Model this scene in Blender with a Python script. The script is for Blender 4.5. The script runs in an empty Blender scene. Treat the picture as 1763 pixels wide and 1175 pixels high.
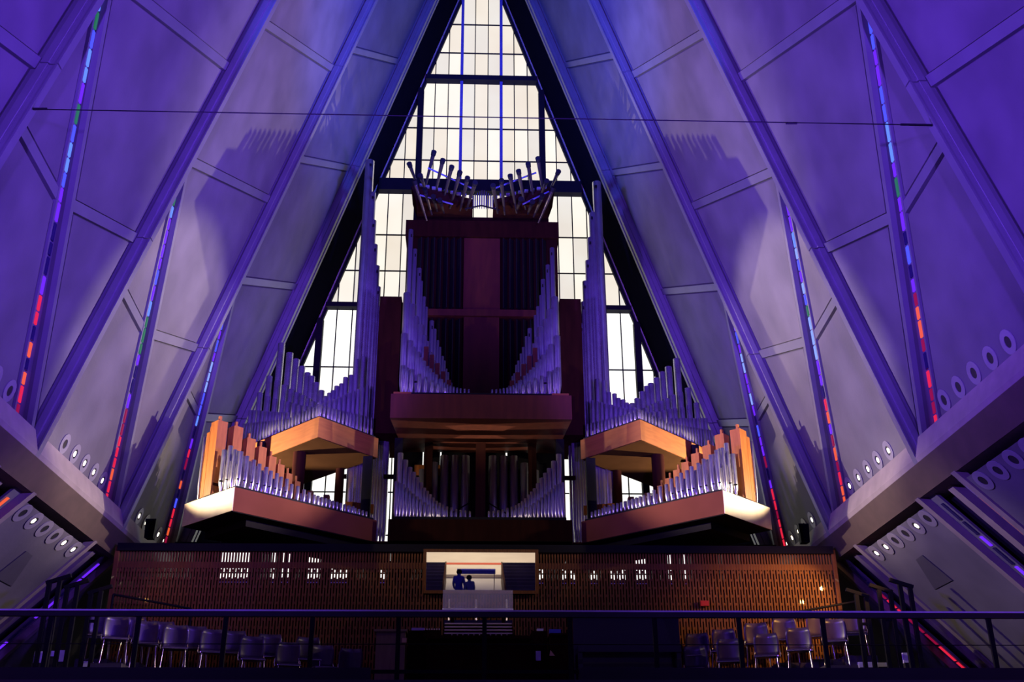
import bpy, bmesh, math, random
from mathutils import Vector, Matrix
random.seed(7)
SC = bpy.context.scene
COL = SC.collection

# ---------------------------------------------------------------- camera
F = 1880.0
CAM = Vector((-0.191, 0.0, 1.6))
R_ = Vector((0.99920, -0.03980, -0.00427)); FW = Vector((0.03631, 0.91100, 0.41079))
PITCH, YAW, ROLL = math.radians(24.25396), math.radians(2.282267), math.radians(-0.268288)
def cam_axes():
    cp, sp, cy, sy = math.cos(PITCH), math.sin(PITCH), math.cos(YAW), math.sin(YAW)
    fw = Vector((sy*cp, cy*cp, sp)); right = Vector((cy, -sy, 0)); up = right.cross(fw)
    cr, sr = math.cos(ROLL), math.sin(ROLL)
    return right*cr+up*sr, up*cr-right*sr, fw
RV, UV, FV = cam_axes()
cd = bpy.data.cameras.new('camera'); cam = bpy.data.objects.new('camera', cd); COL.objects.link(cam)
M = Matrix((RV, UV, -FV)).transposed().to_4x4(); M.translation = CAM
cam.matrix_world = M
cd.sensor_fit = 'HORIZONTAL'; cd.sensor_width = 36.0; cd.lens = F/1763*36; cd.clip_start = .05; cd.clip_end = 300
SC.camera = cam

# ---------------------------------------------------------------- world, exposure
wd = bpy.data.worlds.new('world'); SC.world = wd; wd.use_nodes = True
bg = wd.node_tree.nodes['Background']
bg.inputs[0].default_value = (0.24, 0.105, 1.0, 1); bg.inputs[1].default_value = 0.12
SC.view_settings.view_transform = 'Standard'; SC.view_settings.look = 'None'
SC.view_settings.exposure = 0.0; SC.view_settings.gamma = 1.0; SC.view_settings.use_curve_mapping = False

SC.cycles.max_bounces = 6; SC.cycles.diffuse_bounces = 2; SC.cycles.glossy_bounces = 3; SC.cycles.transmission_bounces = 2; SC.cycles.transparent_max_bounces = 6

# violet and blue floods added out of sight to wash the walls and organ
def spot(name, loc, target, energy, color, size=90, blend=.6, radius=.06, parent=None):
    ld = bpy.data.lights.new(name, 'SPOT'); ld.energy = energy; ld.color = color
    ld.spot_size = math.radians(size); ld.spot_blend = blend; ld.shadow_soft_size = radius
    o = bpy.data.objects.new(name, ld); COL.objects.link(o)
    d = (Vector(target)-Vector(loc)).normalized()
    o.rotation_euler = d.to_track_quat('-Z', 'Y').to_euler(); o.location = loc
    return o
VIO = (.17, .055, 1.0); BLU = (.05, .09, 1.0)
for sg in (-1, 1):
    spot('added_violet_flood', (sg*6.4, 6.0, 7.6), (-sg*5.4, 10.5, 12.0), 9000, VIO, 95, .9, .3)
    spot('added_violet_flood', (sg*6.4, 12.3, 7.6), (-sg*5.2, 16.0, 12.5), 11000, VIO, 84, .9, .3)
    spot('added_violet_flood', (sg*6.4, 12.0, 7.6), (-sg*4.4, 20.5, 15.5), 9000, VIO, 50, .9, .25)
    spot('added_violet_flood', (sg*1.6, -3.0, 3.0), (sg*5.4, 14.0, 12.5), 26000, VIO, 38, .6, .3)
    spot('added_violet_flood', (sg*3.0, 1.5, 3.0), (sg*3.75, 22.0, 10.8), 26000, (.22, .07, 1.0), 14, .5, .2)
    spot('added_blue_flood', (sg*5.3, 12.2, 11.4), (-sg*2.4, 22.8, 21.0), 30000, BLU, 42, .8, .3)

# ---------------------------------------------------------------- helpers
A, B = 9.24715, 0.324232           # inner profile of the nave: |x| = A - B z
def ray(px, py): return FV + RV*((px-881.5)/F) - UV*((py-587.5)/F)
def at(px, py, Y):                 # point of the place seen at a pixel, at its real depth Y
    v = ray(px, py); return CAM + v*((Y-CAM.y)/v.y)
def atz(px, py, Z):
    v = ray(px, py); return CAM + v*((Z-CAM.z)/v.z)
def atplane(px, py, p, n):
    v = ray(px, py); return CAM + v*((Vector(p)-CAM).dot(n)/v.dot(n))

def tag(o, label=None, cat=None, group=None, kind=None):
    if label: o['label'] = label
    if cat: o['category'] = cat
    if group: o['group'] = group
    if kind: o['kind'] = kind
    return o
def empty(name, loc=(0, 0, 0)):
    o = bpy.data.objects.new(name, None); COL.objects.link(o); o.location = loc; o.empty_display_size = .1
    return o
class MB:
    def __init__(s): s.v = []; s.f = []; s.sm = []
    def poly(s, vs, fs, smooth=False):
        k = len(s.v); s.v += [tuple(v) for v in vs]
        for f in fs: s.f.append([i+k for i in f]); s.sm.append(smooth)
        return s
    def box(s, c, d, m=None):
        x, y, z = d[0]/2, d[1]/2, d[2]/2; c = Vector(c)
        vs = [Vector((a*x, b*y, e*z)) for a in (-1, 1) for b in (-1, 1) for e in (-1, 1)]
        if m is not None: vs = [m @ v for v in vs]
        return s.poly([c+v for v in vs], [(0,1,3,2),(4,6,7,5),(0,4,5,1),(2,3,7,6),(0,2,6,4),(1,5,7,3)])
    def lim(s, x0, x1, y0, y1, z0, z1): return s.box(((x0+x1)/2,(y0+y1)/2,(z0+z1)/2), (abs(x1-x0),abs(y1-y0),abs(z1-z0)))
    def prism(s, front, back):
        n = len(front)
        return s.poly(list(front)+list(back), [list(range(n)), list(range(2*n-1, n-1, -1))] + [(i,(i+1)%n,n+(i+1)%n,n+i) for i in range(n)])
    def tube(s, p, q, r0, r1=None, n=8, cap=True):
        p, q = Vector(p), Vector(q); r1 = r0 if r1 is None else r1
        d = (q-p).normalized(); a = d.orthogonal().normalized(); b = d.cross(a)
        ring = lambda c, r: [c+(a*math.cos(t)+b*math.sin(t))*r for t in (2*math.pi*i/n for i in range(n))]
        s.poly(ring(p, r0)+ring(q, r1), [(i,(i+1)%n,n+(i+1)%n,n+i) for i in range(n)], True)
        if cap:
            s.poly(ring(p, r0), [list(range(n))[::-1]]); s.poly(ring(q, r1), [list(range(n))])
        return s
    def path(s, pts, r, n=6):
        for a, b in zip(pts, pts[1:]): s.tube(a, b, r, n=n)
        return s
    def lathe(s, c, prof, n=12, close=True):        # prof: [(r,z)...] about a vertical axis
        c = Vector(c); vs = []; fs = []
        for r, z in prof:
            for i in range(n):
                t = 2*math.pi*i/n; vs.append(c+Vector((r*math.cos(t), r*math.sin(t), z)))
        for k in range(len(prof)-1):
            for i in range(n): fs.append((k*n+i, k*n+(i+1)%n, (k+1)*n+(i+1)%n, (k+1)*n+i))
        s.poly(vs, fs, True)
        return s
    def build(s, name, mat, parent=None, recalc=True):
        me = bpy.data.meshes.new(name); me.from_pydata(s.v, [], s.f); me.materials.append(mat)
        if recalc:
            bm = bmesh.new(); bm.from_mesh(me); bmesh.ops.recalc_face_normals(bm, faces=bm.faces); bm.to_mesh(me); bm.free()
        if any(s.sm): me.polygons.foreach_set('use_smooth', s.sm)
        o = bpy.data.objects.new(name, me); COL.objects.link(o)
        if parent:
            o.parent = parent
            if parent.type == 'EMPTY': o.location = -Vector(parent.location)
        return o
def clip(poly, a, b, c):           # keep a*x+b*y <= c
    out = []
    for i, p in enumerate(poly):
        q = poly[(i+1) % len(poly)]; dp = a*p[0]+b*p[1]-c; dq = a*q[0]+b*q[1]-c
        if dp <= 0: out.append(p)
        if dp*dq < 0:
            t = dp/(dp-dq); out.append((p[0]+t*(q[0]-p[0]), p[1]+t*(q[1]-p[1])))
    return out
def inset(poly, d):
    n = len(poly)
    if n < 3: return []
    ar = sum(poly[i][0]*poly[(i+1)%n][1]-poly[(i+1)%n][0]*poly[i][1] for i in range(n))
    if abs(ar) < 1e-6: return []
    sgn = 1 if ar > 0 else -1; out = list(poly)
    for i in range(n):
        (x0,y0),(x1,y1) = poly[i], poly[(i+1)%n]; L = math.hypot(x1-x0, y1-y0)
        if L < 1e-5: continue
        nx, ny = sgn*(y1-y0)/L, -sgn*(x1-x0)/L      # outward
        out = clip(out, nx, ny, nx*x0+ny*y0-d)
        if len(out) < 3: return []
    return out

# ---------------------------------------------------------------- materials
def mat(name, col, rough=.6, metal=0., col2=None, scale=4., bump=0., bscale=40., emit=0., ecol=None, stretch=None, coat=0., trans=0., alpha=1., spec=None):
    m = bpy.data.materials.new(name); m.use_nodes = True; nt = m.node_tree; b = nt.nodes['Principled BSDF']
    b.inputs['Base Color'].default_value = (*col, 1); b.inputs['Roughness'].default_value = rough; b.inputs['Metallic'].default_value = metal
    if coat: b.inputs['Coat Weight'].default_value = coat
    if trans: b.inputs['Transmission Weight'].default_value = trans
    if spec is not None: b.inputs['Specular IOR Level'].default_value = spec
    if alpha < 1: b.inputs['Alpha'].default_value = alpha
    tc = nt.nodes.new('ShaderNodeTexCoord'); mp = nt.nodes.new('ShaderNodeMapping'); nt.links.new(tc.outputs['Object'], mp.inputs[0])
    if stretch: mp.inputs['Scale'].default_value = stretch
    nz = nt.nodes.new('ShaderNodeTexNoise'); nz.inputs['Scale'].default_value = scale; nz.inputs['Detail'].default_value = 2; nt.links.new(mp.outputs[0], nz.inputs['Vector'])
    cr = nt.nodes.new('ShaderNodeValToRGB'); cr.color_ramp.elements[0].position = .32; cr.color_ramp.elements[1].position = .7
    c2 = col2 or tuple(c*.86 for c in col)
    cr.color_ramp.elements[0].color = (*c2, 1); cr.color_ramp.elements[1].color = (*col, 1)
    nt.links.new(nz.outputs['Fac'], cr.inputs[0])
    if emit: b.inputs['Base Color'].default_value = (.02, .02, .02, 1); b.inputs['Specular IOR Level'].default_value = .2
    else: nt.links.new(cr.outputs[0], b.inputs['Base Color'])
    if bump:
        n2 = nt.nodes.new('ShaderNodeTexNoise'); n2.inputs['Scale'].default_value = bscale; nt.links.new(mp.outputs[0], n2.inputs['Vector'])
        bp = nt.nodes.new('ShaderNodeBump'); bp.inputs['Strength'].default_value = bump; bp.inputs['Distance'].default_value = .02
        nt.links.new(n2.outputs['Fac'], bp.inputs['Height']); nt.links.new(bp.outputs[0], b.inputs['Normal'])
    if emit:
        b.inputs['Emission Strength'].default_value = emit
        if ecol:
            b.inputs['Emission Color'].default_value = (*ecol, 1)
        else: nt.links.new(cr.outputs[0], b.inputs['Emission Color'])
    return m
CONC = mat('concrete_panel', (.098, .092, .098), .75, col2=(.066, .062, .067), scale=1.1, bump=.12, bscale=14)
RIBM = mat('rib_aluminium', (.115, .113, .125), .5, .15, scale=2)
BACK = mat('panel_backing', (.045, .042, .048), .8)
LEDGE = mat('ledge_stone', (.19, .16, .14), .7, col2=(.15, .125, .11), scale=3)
LSOF = mat('ledge_underside_shade', (.055, .034, .024), .7, col2=(.042, .026, .018))  # shade under the ledge put into a darker brown
BLACK = mat('black_steel', (.008, .008, .010), .7, spec=.1)
DGREEN = mat('dark_recess', (.018, .020, .014), .8)
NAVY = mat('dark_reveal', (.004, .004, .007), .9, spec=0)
SILL = mat('glazing_bead', (.42, .36, .30), .5, .2)
MULP = mat('violet_lit_steel', (.09, .095, .22), .5)  # blue light on the bars mixed into the steel colour
PANE = [mat('gable_glass', (.95, .87, .74), .5, col2=(.90, .80, .66), scale=.8, emit=1.0),
        mat('gable_glass_pale', (1.0, .95, .84), .5, col2=(.96, .88, .76), scale=.8, emit=1.05),
        mat('gable_glass_grey', (.88, .84, .76), .5, col2=(.84, .77, .68), scale=.8, emit=1.0)]
PANEW = [mat('gable_glass_white', (1, 1, .95), .5, col2=(1, .98, .9), scale=.8, emit=1.35), mat('gable_glass_white_soft', (1, .98, .92), .5, col2=(.96, .93, .86), scale=.8, emit=1.2)]
for m_ in PANE+PANEW: m_.cycles.emission_sampling = 'FRONT'
def emat(n, c, s):
    m = mat(n, c, .3, emit=s, ecol=c, scale=9)
    m.cycles.emission_sampling = 'NONE'     # small panes: no need to sample each as a lamp
    return m
GL_BLUE = [emat('glass_cyan', (.10, .22, 1.0), 1.3), emat('glass_blue', (.06, .08, 1.0), 1.2), emat('glass_violet', (.16, .02, 1.0), 1.0), emat('glass_sky', (.22, .34, 1.0), 1.2)]
GL_RED = [emat('glass_red', (1.0, .02, .06), .8), emat('glass_orange', (1.0, .12, .03), .9), emat('glass_crimson', (.45, .005, .06), .6)]
GL_GRN = emat('glass_green', (.03, .32, .12), .5)
GL_DRK = mat('glass_dark', (.02, .015, .06), .2)
TIN = mat('pipe_tin', (.52, .50, .58), .26, .78, col2=(.42, .40, .48), scale=6)
TIND = mat('pipe_zinc', (.30, .29, .36), .34, .65, col2=(.28, .28, .34), scale=6)
TINL = mat('pipe_bright_tin', (.80, .78, .80), .2, .9, col2=(.66, .64, .68), scale=6)
WOOD = mat('organ_oak', (.17, .055, .013), .6, spec=.2, col2=(.135, .042, .01), scale=2.2, stretch=(1, 1, 9), coat=.15)
WOODP = mat('pipe_oak', (.27, .088, .016), .55, spec=.2, col2=(.20, .06, .011), scale=3, stretch=(6, 6, 1), coat=.2)
WOODD = mat('case_mahogany', (.022, .007, .005), .85, spec=0, col2=(.015, .005, .004), scale=2, stretch=(4, 4, .6))
WOODB = mat('case_mahogany_red', (.07, .016, .009), .6, spec=.2, col2=(.05, .011, .007), scale=2, stretch=(4, 4, .6))
CHEST = mat('chest_front_paint', (.13, .036, .021), .75, spec=.08, col2=(.105, .028, .016), scale=1.5)
END_LIT = mat('lit_end_cream', (.62, .48, .32), .5)
SLATM = mat('screen_wood', (.20, .078, .022), .6, spec=.15, col2=(.13, .05, .014), scale=5, stretch=(8, 8, .7), coat=.15)
SHELL = mat('chair_shell', (.055, .035, .075), .35, col2=(.045, .028, .06), scale=8, coat=.3)
CHROME = mat('chrome', (.75, .70, .64), .18, 1.0)
SLABM = mat('slab_dark', (.012, .012, .014), .7)
FLOORM = mat('balcony_floor', (.06, .05, .055), .6)
PAPER = mat('paper', (.80, .78, .84), .6)
IVORY = mat('ivory_keys', (.62, .50, .42), .35)
GLASSR = mat('music_rack_glass', (.55, .50, .58), .12, alpha=.38)
MIRR = mat('mirror_silver', (.92, .92, .92), .01, 1.0, col2=(.92, .92, .92))
REDM = mat('red_paint', (.45, .02, .02), .4)
BLUEM = mat('blue_cloth', (.05, .06, .55), .7)
GOLD = mat('brass_plate', (.62, .42, .20), .35, .7)
PIANO = mat('piano_lacquer', (.010, .010, .016), .18, coat=.5)
NAVEF = mat('nave_floor', (.55, .50, .46), .35, col2=(.48, .43, .40), scale=.6)
PEWM = mat('pew_wood', (.07, .05, .09), .45, col2=(.05, .035, .07), scale=3)
PEWC = mat('pew_cushion', (.06, .06, .20), .8)
SKIN = mat('skin', (.35, .2, .14), .5)

# ---------------------------------------------------------------- gable window
YG = 28.0
def edge(z): return A-B*z
xs = [0.206, 0.618, 1.03, 1.44, 1.871, 2.30, 2.73, 3.16, 3.59, 4.02, 4.456, 4.88, 5.30, 5.73, 6.16, 6.6]
xs = [-x for x in xs[::-1]]+xs
zs = [7.5, 8.65, 9.8, 10.97, 12.14, 13.37, 15.198, 16.391, 17.583, 19.2, 20.203, 21.372, 23.155, 24.265, 25.412, 26.5, 27.6, 28.5]
g = empty('window_1', (0, YG, 7.4)); tag(g, 'tall triangular gable window of cream glass panes behind the organ', 'window', kind='structure')
for zi in range(len(zs)-1):
    for xi in range(len(xs)-1):
        q = [(xs[xi], zs[zi]), (xs[xi+1], zs[zi]), (xs[xi+1], zs[zi+1]), (xs[xi], zs[zi+1])]
        q = clip(q, 1, B, A-.06); q = clip(q, -1, B, A-.06) if len(q) > 2 else q
        if len(q) < 3 or zs[zi] > 27: continue
        w = PANEW if zs[zi] < 15 else PANE
        m = random.choice(w if zs[zi] > 12 else PANEW[:1])
        MB().prism([(x, YG+.02, z) for x, z in q], [(x, YG+.045, z) for x, z in q]).build('pane', m, g)
def bar(x0, x1, z0, z1, y0, y1, m, nm): MB().lim(x0, x1, y0, y1, z0, z1).build(nm, m, g)
for x in xs:
    zt = min(28, (A-abs(x))/B)
    if abs(abs(x)-.618) < .01: bar(x-.045, x+.045, 15.2, zt, YG-.16, YG+.01, MULP, 'mullion')
    elif abs(abs(x)-1.871) < .01 or abs(abs(x)-4.456) < .01: bar(x-.09, x+.09, 7.4, zt, YG-.22, YG+.01, BLACK, 'mullion')
    else: bar(x-.014, x+.014, 7.4, zt, YG-.04, YG+.01, BLACK, 'muntin')
for z in zs[:-1]:
    e = edge(z); h = {23.155: .085, 19.2: .2, 15.198: .07}.get(z, .013)
    bar(-e, e, z-h, z+h, YG-(.25 if h > .05 else .035), YG+.01, BLACK, 'transom' if h > .05 else 'muntin')
for sg in (-1, 1):                                  # sloping jambs and their pale beads
    P = lambda o, z, y: (sg*(A-B*z+o), y, z)
    for nm, o0, o1, y0, y1, m in (('jamb', -.06, .25, YG-.1, YG+.1, BLACK), ('bead', .03, .09, YG-.16, YG-.1, SILL)):
        MB().prism([P(o0,7.4,y0),P(o1,7.4,y0),P(o1,28.3,y0),P(o0,28.3,y0)], [P(o0,7.4,y1),P(o1,7.4,y1),P(o1,28.3,y1),P(o0,28.3,y1)]).build(nm, m, g)
wb = MB().lim(-8.5, 8.5, YG-.05, YG+.2, 2.5, 7.4).build('wall_back', NAVY); tag(wb, 'dark wall below the gable window', 'wall', kind='structure')
fl = MB().lim(-11.5, 11.5, -26, 19.3, -.2, 0).build('floor', NAVEF); tag(fl, 'pale stone floor of the nave', 'floor', kind='structure')

# ---------------------------------------------------------------- folded side walls
YR = {k: 16.55+4.65*(k-2) for k in range(-1, 4)}; YR[4] = 25.5
ZS = 7.42                           # sill height of the wall faces
wn = [1]
def joint(Yn, Yf, j):              # panel joint line: returns (slope, intercept) z = s*Y + c
    z0, z1 = 12.85+3.23*j, 14.57+3.66*j; y0, y1 = Yn+.65, Yf
    s = (z1-z0)/(y1-y0); return s, z0-s*y0
lamps = []
for sg, side in ((-1, 'left'), (1, 'right')):
    def P(Y, z, o): return (sg*(A-B*z+o), Y, z)
    W = MB().prism([P(2.6,7.0,.75),P(28.2,7.0,.75),P(28.2,28.4,.75),P(2.6,28.4,.75)], [P(2.6,7.0,.85),P(28.2,7.0,.85),P(28.2,28.4,.85),P(2.6,28.4,.85)]).build('wall_'+side, BACK)
    tag(W, side+' folded wall of concrete panels and sloping ribs above the ledge', 'wall', kind='structure')
    def slab(poly, o0, o1, nm, m, fold=(0, 0, 0)):      # fold: offset at the near rib, slope, Y of the near rib
        if len(poly) < 3: return
        g_ = lambda y, o: fold[0]+fold[1]*(y-fold[2])+o
        MB().prism([P(y,z,g_(y,o0)) for y, z in poly], [P(y,z,g_(y,o1)) for y, z in poly]).build(nm, m, W)
    for k in range(-1, 4):
        Yn, Yf = YR[k], YR[k+1]
        FP = (.19, .013, Yn); FL = (.29, .052, Yn)      # panel face and lamp face are two folded planes
        op = lambda y: FP[0]+FP[1]*(y-Yn)
        ol = lambda y: FL[0]+FL[1]*(y-Yn)
        ZA = 12.45; ya, yb = Yn+.38, Yf-.15
        dz = (yb-ya)/(ZA-ZS); ys = lambda z: ya+(ZA-z)*dz     # stained-glass strip line
        KC = ya+ZA*dz
        def right_of(poly, d): return clip(poly, -1, -dz, -(KC+d))
        def left_of(poly, d): return clip(poly, 1, dz, KC-d)
        box = [(Yn+.1,ZS),(Yf,ZS),(Yf,28.2),(Yn+.1,28.2)]
        slab(right_of(box, .0), .07, .13, 'face_sheet', BACK, FP)
        for j in range(-2, 5):
            s0, c0 = joint(Yn, Yf, j-1); s1, c1 = joint(Yn, Yf, j)
            q = right_of(box, .13)
            if j > -2: q = clip(q, s0, -1, -c0)
            if j < 4 and len(q) > 2: q = clip(q, -s1, 1, c1)
            q = inset(q, .11) if len(q) > 2 else q
            slab(q, .03, .07, 'panel', CONC, FP)
            if j < 4:
                b = right_of(box, .1)
                b = clip(b, -s1, 1, c1+.085); b = clip(b, s1, -1, -c1+.085) if len(b) > 2 else b
                slab(b, 0, .07, 'batten', RIBM, FP)
        q = clip(right_of(box, .0), 1, dz, KC+.12); slab(q, -.02, .07, 'strip_frame', RIBM, FP)
        # lamp face
        base = [(Yn+.12,ZS),(Yf,ZS),(Yf,13.5),(Yn+.12,13.5)]
        slab(left_of(base, 0), .05, .1, 'face_sheet', BACK, FL)
        for z0, z1 in ((ZS+.04, 10.12), (10.30, 13.5)):
            q = left_of([(Yn+.12,z0),(Yf,z0),(Yf,z1),(Yn+.12,z1)], .14)
            slab(inset(q, .025), 0, .05, 'panel', CONC, FL)
        q = left_of([(Yn+.12,10.14),(Yf,10.14),(Yf,10.28),(Yn+.12,10.28)], .02); slab(q, -.02, .05, 'batten', RIBM, FL)
        q = clip(left_of(base, .0), -1, -dz, -(KC-.12)); slab(q, -.03, .05, 'strip_frame', RIBM, FL)
        # glass strip in the step
        wn[0] += 1
        ws = empty('window_%d' % wn[0], P(ys(7.5), 7.45, .5)); tag(ws, 'narrow stained glass strip in the %s wall fold' % side, 'window', kind='structure')
        z = 7.5
        while z < 12.3:
            h = random.choice((.17, .2, .23)); zt = z+h-.03
            pr = (z-8.9)/1.6+random.uniform(-.4, .4)
            if pr < 0: m = random.choice(GL_RED+[GL_RED[0], GL_RED[2], GL_DRK])
            elif pr < .6: m = random.choice([GL_BLUE[2], GL_BLUE[2], GL_BLUE[1], GL_DRK])
            else: m = random.choice(GL_BLUE+GL_BLUE+[GL_GRN, GL_BLUE[2], GL_BLUE[2]])
            X_ = lambda zz_, o: P(0, zz_, ol(ys(zz_))+o)[0]
            MB().prism([(X_(z,-.02),ys(z)-.06,z),(X_(z,-.055),ys(z)-.06,z),(X_(zt,-.055),ys(zt)-.06,zt),(X_(zt,-.02),ys(zt)-.06,zt)],
                       [(X_(z,-.02),ys(z)+.02,z),(X_(z,-.055),ys(z)+.02,z),(X_(zt,-.055),ys(zt)+.02,zt),(X_(zt,-.02),ys(zt)+.02,zt)]).build('pane', m, ws)
            z += h
        # reveal (step face) behind the glass
        rv = lambda z_, dy: [P(ys(z_)+dy, z_, ol(ys(z_))+.05), P(ys(z_)+dy, z_, op(ys(z_))-.02)]
        a0, b0, a1, b1 = rv(ZS, .012), rv(12.4, .012), rv(ZS, .05), rv(12.4, .05)
        MB().prism([a0[0], a0[1], b0[1], b0[0]], [a1[0], a1[1], b1[1], b1[0]]).build('reveal', RIBM, W)
        for i in range(6): lamps.append((sg, side, k, i, Yn+1.42+.6*i, 7.68+.02*i, 'upper'))
    # ribs, in segments with open seams
    for k in range(-1, 5):
        Y = YR[k]
        sec = [(.0,.60),(.0,.25),(-.035,.235),(-.035,.13),(.0,.12),(.0,.035),(-.02,.025),(-.02,0),(.12,0),(.12,.60)]
        for z0, z1 in ((7.0, 10.9), (10.92, 18.3), (18.32, 28.3)):
            MB().prism([P(Y+a,z0,o) for a, o in sec], [P(Y+a,z1,o) for a, o in sec]).build('rib', RIBM, W)
    # near-black reveal between the last rib and the gable
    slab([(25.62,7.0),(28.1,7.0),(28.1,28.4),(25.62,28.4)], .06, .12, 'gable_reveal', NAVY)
    slab([(25.72,7.0),(25.84,7.0),(25.84,28.4),(25.72,28.4)], .0, .06, 'reveal_edge', RIBM)
    # ledge
    sec = [(6.98,7.0),(6.955,7.07),(7.04,7.42),(7.75,7.42),(7.75,6.6),(7.2,6.6)]
    L = MB().prism([(sg*x,2.6,z) for x, z in sec], [(sg*x,28.0,z) for x, z in sec]).build('trim_%d' % (1 if sg < 0 else 2), LEDGE)
    tag(L, 'continuous stone ledge along the %s wall' % side, 'ledge', kind='structure')
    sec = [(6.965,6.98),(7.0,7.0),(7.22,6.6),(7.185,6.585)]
    MB().prism([(sg*x,2.6,z) for x, z in sec], [(sg*x,28.0,z) for x, z in sec]).build('soffit_shade', LSOF, L)
    # lower wall, leaning outwards on the way down
    def Q(Y, z, o): return (sg*(7.2+(6.6-z)+o), Y, z)
    LW = MB().prism([Q(2.6,6.6,.42),Q(27.9,6.6,.42),Q(27.9,2.6,.42),Q(2.6,2.6,.42)], [Q(2.6,6.6,.52),Q(27.9,6.6,.52),Q(27.9,2.6,.52),Q(2.6,2.6,.52)]).build('wall_%s_lower' % side, DGREEN)
    tag(LW, 'lower %s wall of outward leaning panels under the ledge' % side, 'wall', kind='structure')
    def lslab(y0, y1, z0, z1, o0, o1, nm, m, par=None):
        q = [(y0,z0),(y1,z0),(y1,z1),(y0,z1)]
        return MB().prism([Q(y,z,o0) for y, z in q], [Q(y,z,o1) for y, z in q]).build(nm, m, par or LW)
    for k in range(-1, 4):
        Y = YR[k]; y1 = Y+3.9 if k < 3 else Y+4.2
        lslab(Y+.78, y1-.12, 6.48, 2.7, 0, .1, 'panel', CONC)
        lslab(Y+.62, Y+.76, 6.6, 2.7, -.04, .14, 'frame', LEDGE); lslab(y1-.1, y1+.04, 6.6, 2.7, -.04, .14, 'frame', LEDGE)
        lslab(Y-.12, Y+.06, 6.6, 2.7, .2, .42, 'strut', LEDGE)
        for nm, yc in (('a', Y+.52), ('b', y1+.13)):
            lslab(yc-.16, yc+.16, 6.6, 2.7, .14, .2, 'reveal', RIBM)
            wn[0] += 1
            ws = empty('window_%d' % wn[0], Q(yc, 6.5, .12)); tag(ws, 'slanting red and blue glass strip below the %s ledge' % side, 'window', kind='structure')
            z = 6.45
            while z > 3.0:
                h = random.choice((.18, .24, .3))
                m = random.choice([GL_RED[0], GL_RED[2], GL_BLUE[2], GL_BLUE[2], GL_DRK, GL_DRK, GL_RED[1]])
                yy = yc+(.07 if nm == 'b' else -.07)
                q = [(yy-.035,z),(yy+.035,z),(yy+.035,z-h+.03),(yy-.035,z-h+.03)]
                MB().prism([Q(y,zz_,.11) for y, zz_ in q], [Q(y,zz_,.135) for y, zz_ in q]).build('pane', m, ws)
                z -= h
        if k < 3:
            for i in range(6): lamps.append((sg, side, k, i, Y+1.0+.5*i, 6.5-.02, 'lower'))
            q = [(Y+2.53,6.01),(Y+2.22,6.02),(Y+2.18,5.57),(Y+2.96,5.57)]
            gr = MB().prism([Q(y,z,-.03) for y, z in q], [Q(y,z,0) for y, z in q]).build('wall_grille', BACK)  # plain dark trapezoid slab on the lower panel
            tag(gr, 'dark trapezoid patch on the lower %s wall, %s from the organ' % (side, {2: 'nearest', 1: 'second', 0: 'third', -1: 'farthest'}[k]), 'grille', 'wall trapezoids')

# ---------------------------------------------------------------- recessed spotlights
RING = mat('lamp_trim', (.17, .16, .17), .5)
HOLE = mat('lamp_baffle', (.006, .006, .006), .7)
BULB = emat('lamp_glow', (1.0, .86, .62), 9.0)
ORD = ['first', 'second', 'third', 'fourth', 'fifth', 'sixth']
BAYN = {3: 'behind the organ', 2: 'beside the organ', 1: 'one bay nearer', 0: 'two bays nearer', -1: 'three bays nearer'}
for sg, side, k, i, Y, z, row in lamps:
    if k < (1 if row == 'upper' else 1): continue
    if row == 'upper':
        c = Vector((sg*(A-B*z+.29+.052*(Y-YR[k])-.004), Y, z)); n = Vector((-sg, .052, -B)).normalized()
        lit = (k == 2 and not (sg < 0 and i == 0)) or k == 3
    else:
        n = Vector((-sg, 0, -1)).normalized(); c = Vector((sg*(7.2+(6.6-6.36)), Y, 6.36))+n*.004
        lit = (k == 2 and i in (1, 4, 5))
    t = empty('recessed_spotlight', c)
    tag(t, '%s recessed spotlight, %s from the front, %s row, %s wall %s' % ('glowing' if lit else 'unlit', ORD[i], row, side, BAYN[k]), 'spotlight', 'recessed wall spotlights')
    a = (Vector((0, 1, 0))-n*n.y).normalized(); b = n.cross(a)
    def disc(r0, r1, h, N=18):
        mb = MB(); rr = lambda r, hh: [c+n*hh+(a*math.cos(t_)+b*math.sin(t_))*r for t_ in (2*math.pi*q/N for q in range(N))]
        vs = rr(r1, 0)+rr(r1, h)+rr(r0, h)+rr(r0, 0)
        fs = [(u*N+q, u*N+(q+1) % N, ((u+1) % 4)*N+(q+1) % N, ((u+1) % 4)*N+q) for u in range(4) for q in range(N)]
        return mb.poly(vs, fs)
    def flat(r, h, oy=0, ox=0, N=14):
        return MB().poly([c+n*h+a*oy+b*ox+(a*math.cos(t_)+b*math.sin(t_))*r for t_ in (2*math.pi*q/N for q in range(N))], [list(range(N))])
    disc(.085, .18, .012).build('trim_ring', RING, t)
    flat(.086, .003).build('baffle', HOLE, t)
    if lit: flat(.05, .006, -.01).build('bulb', BULB, t)

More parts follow.
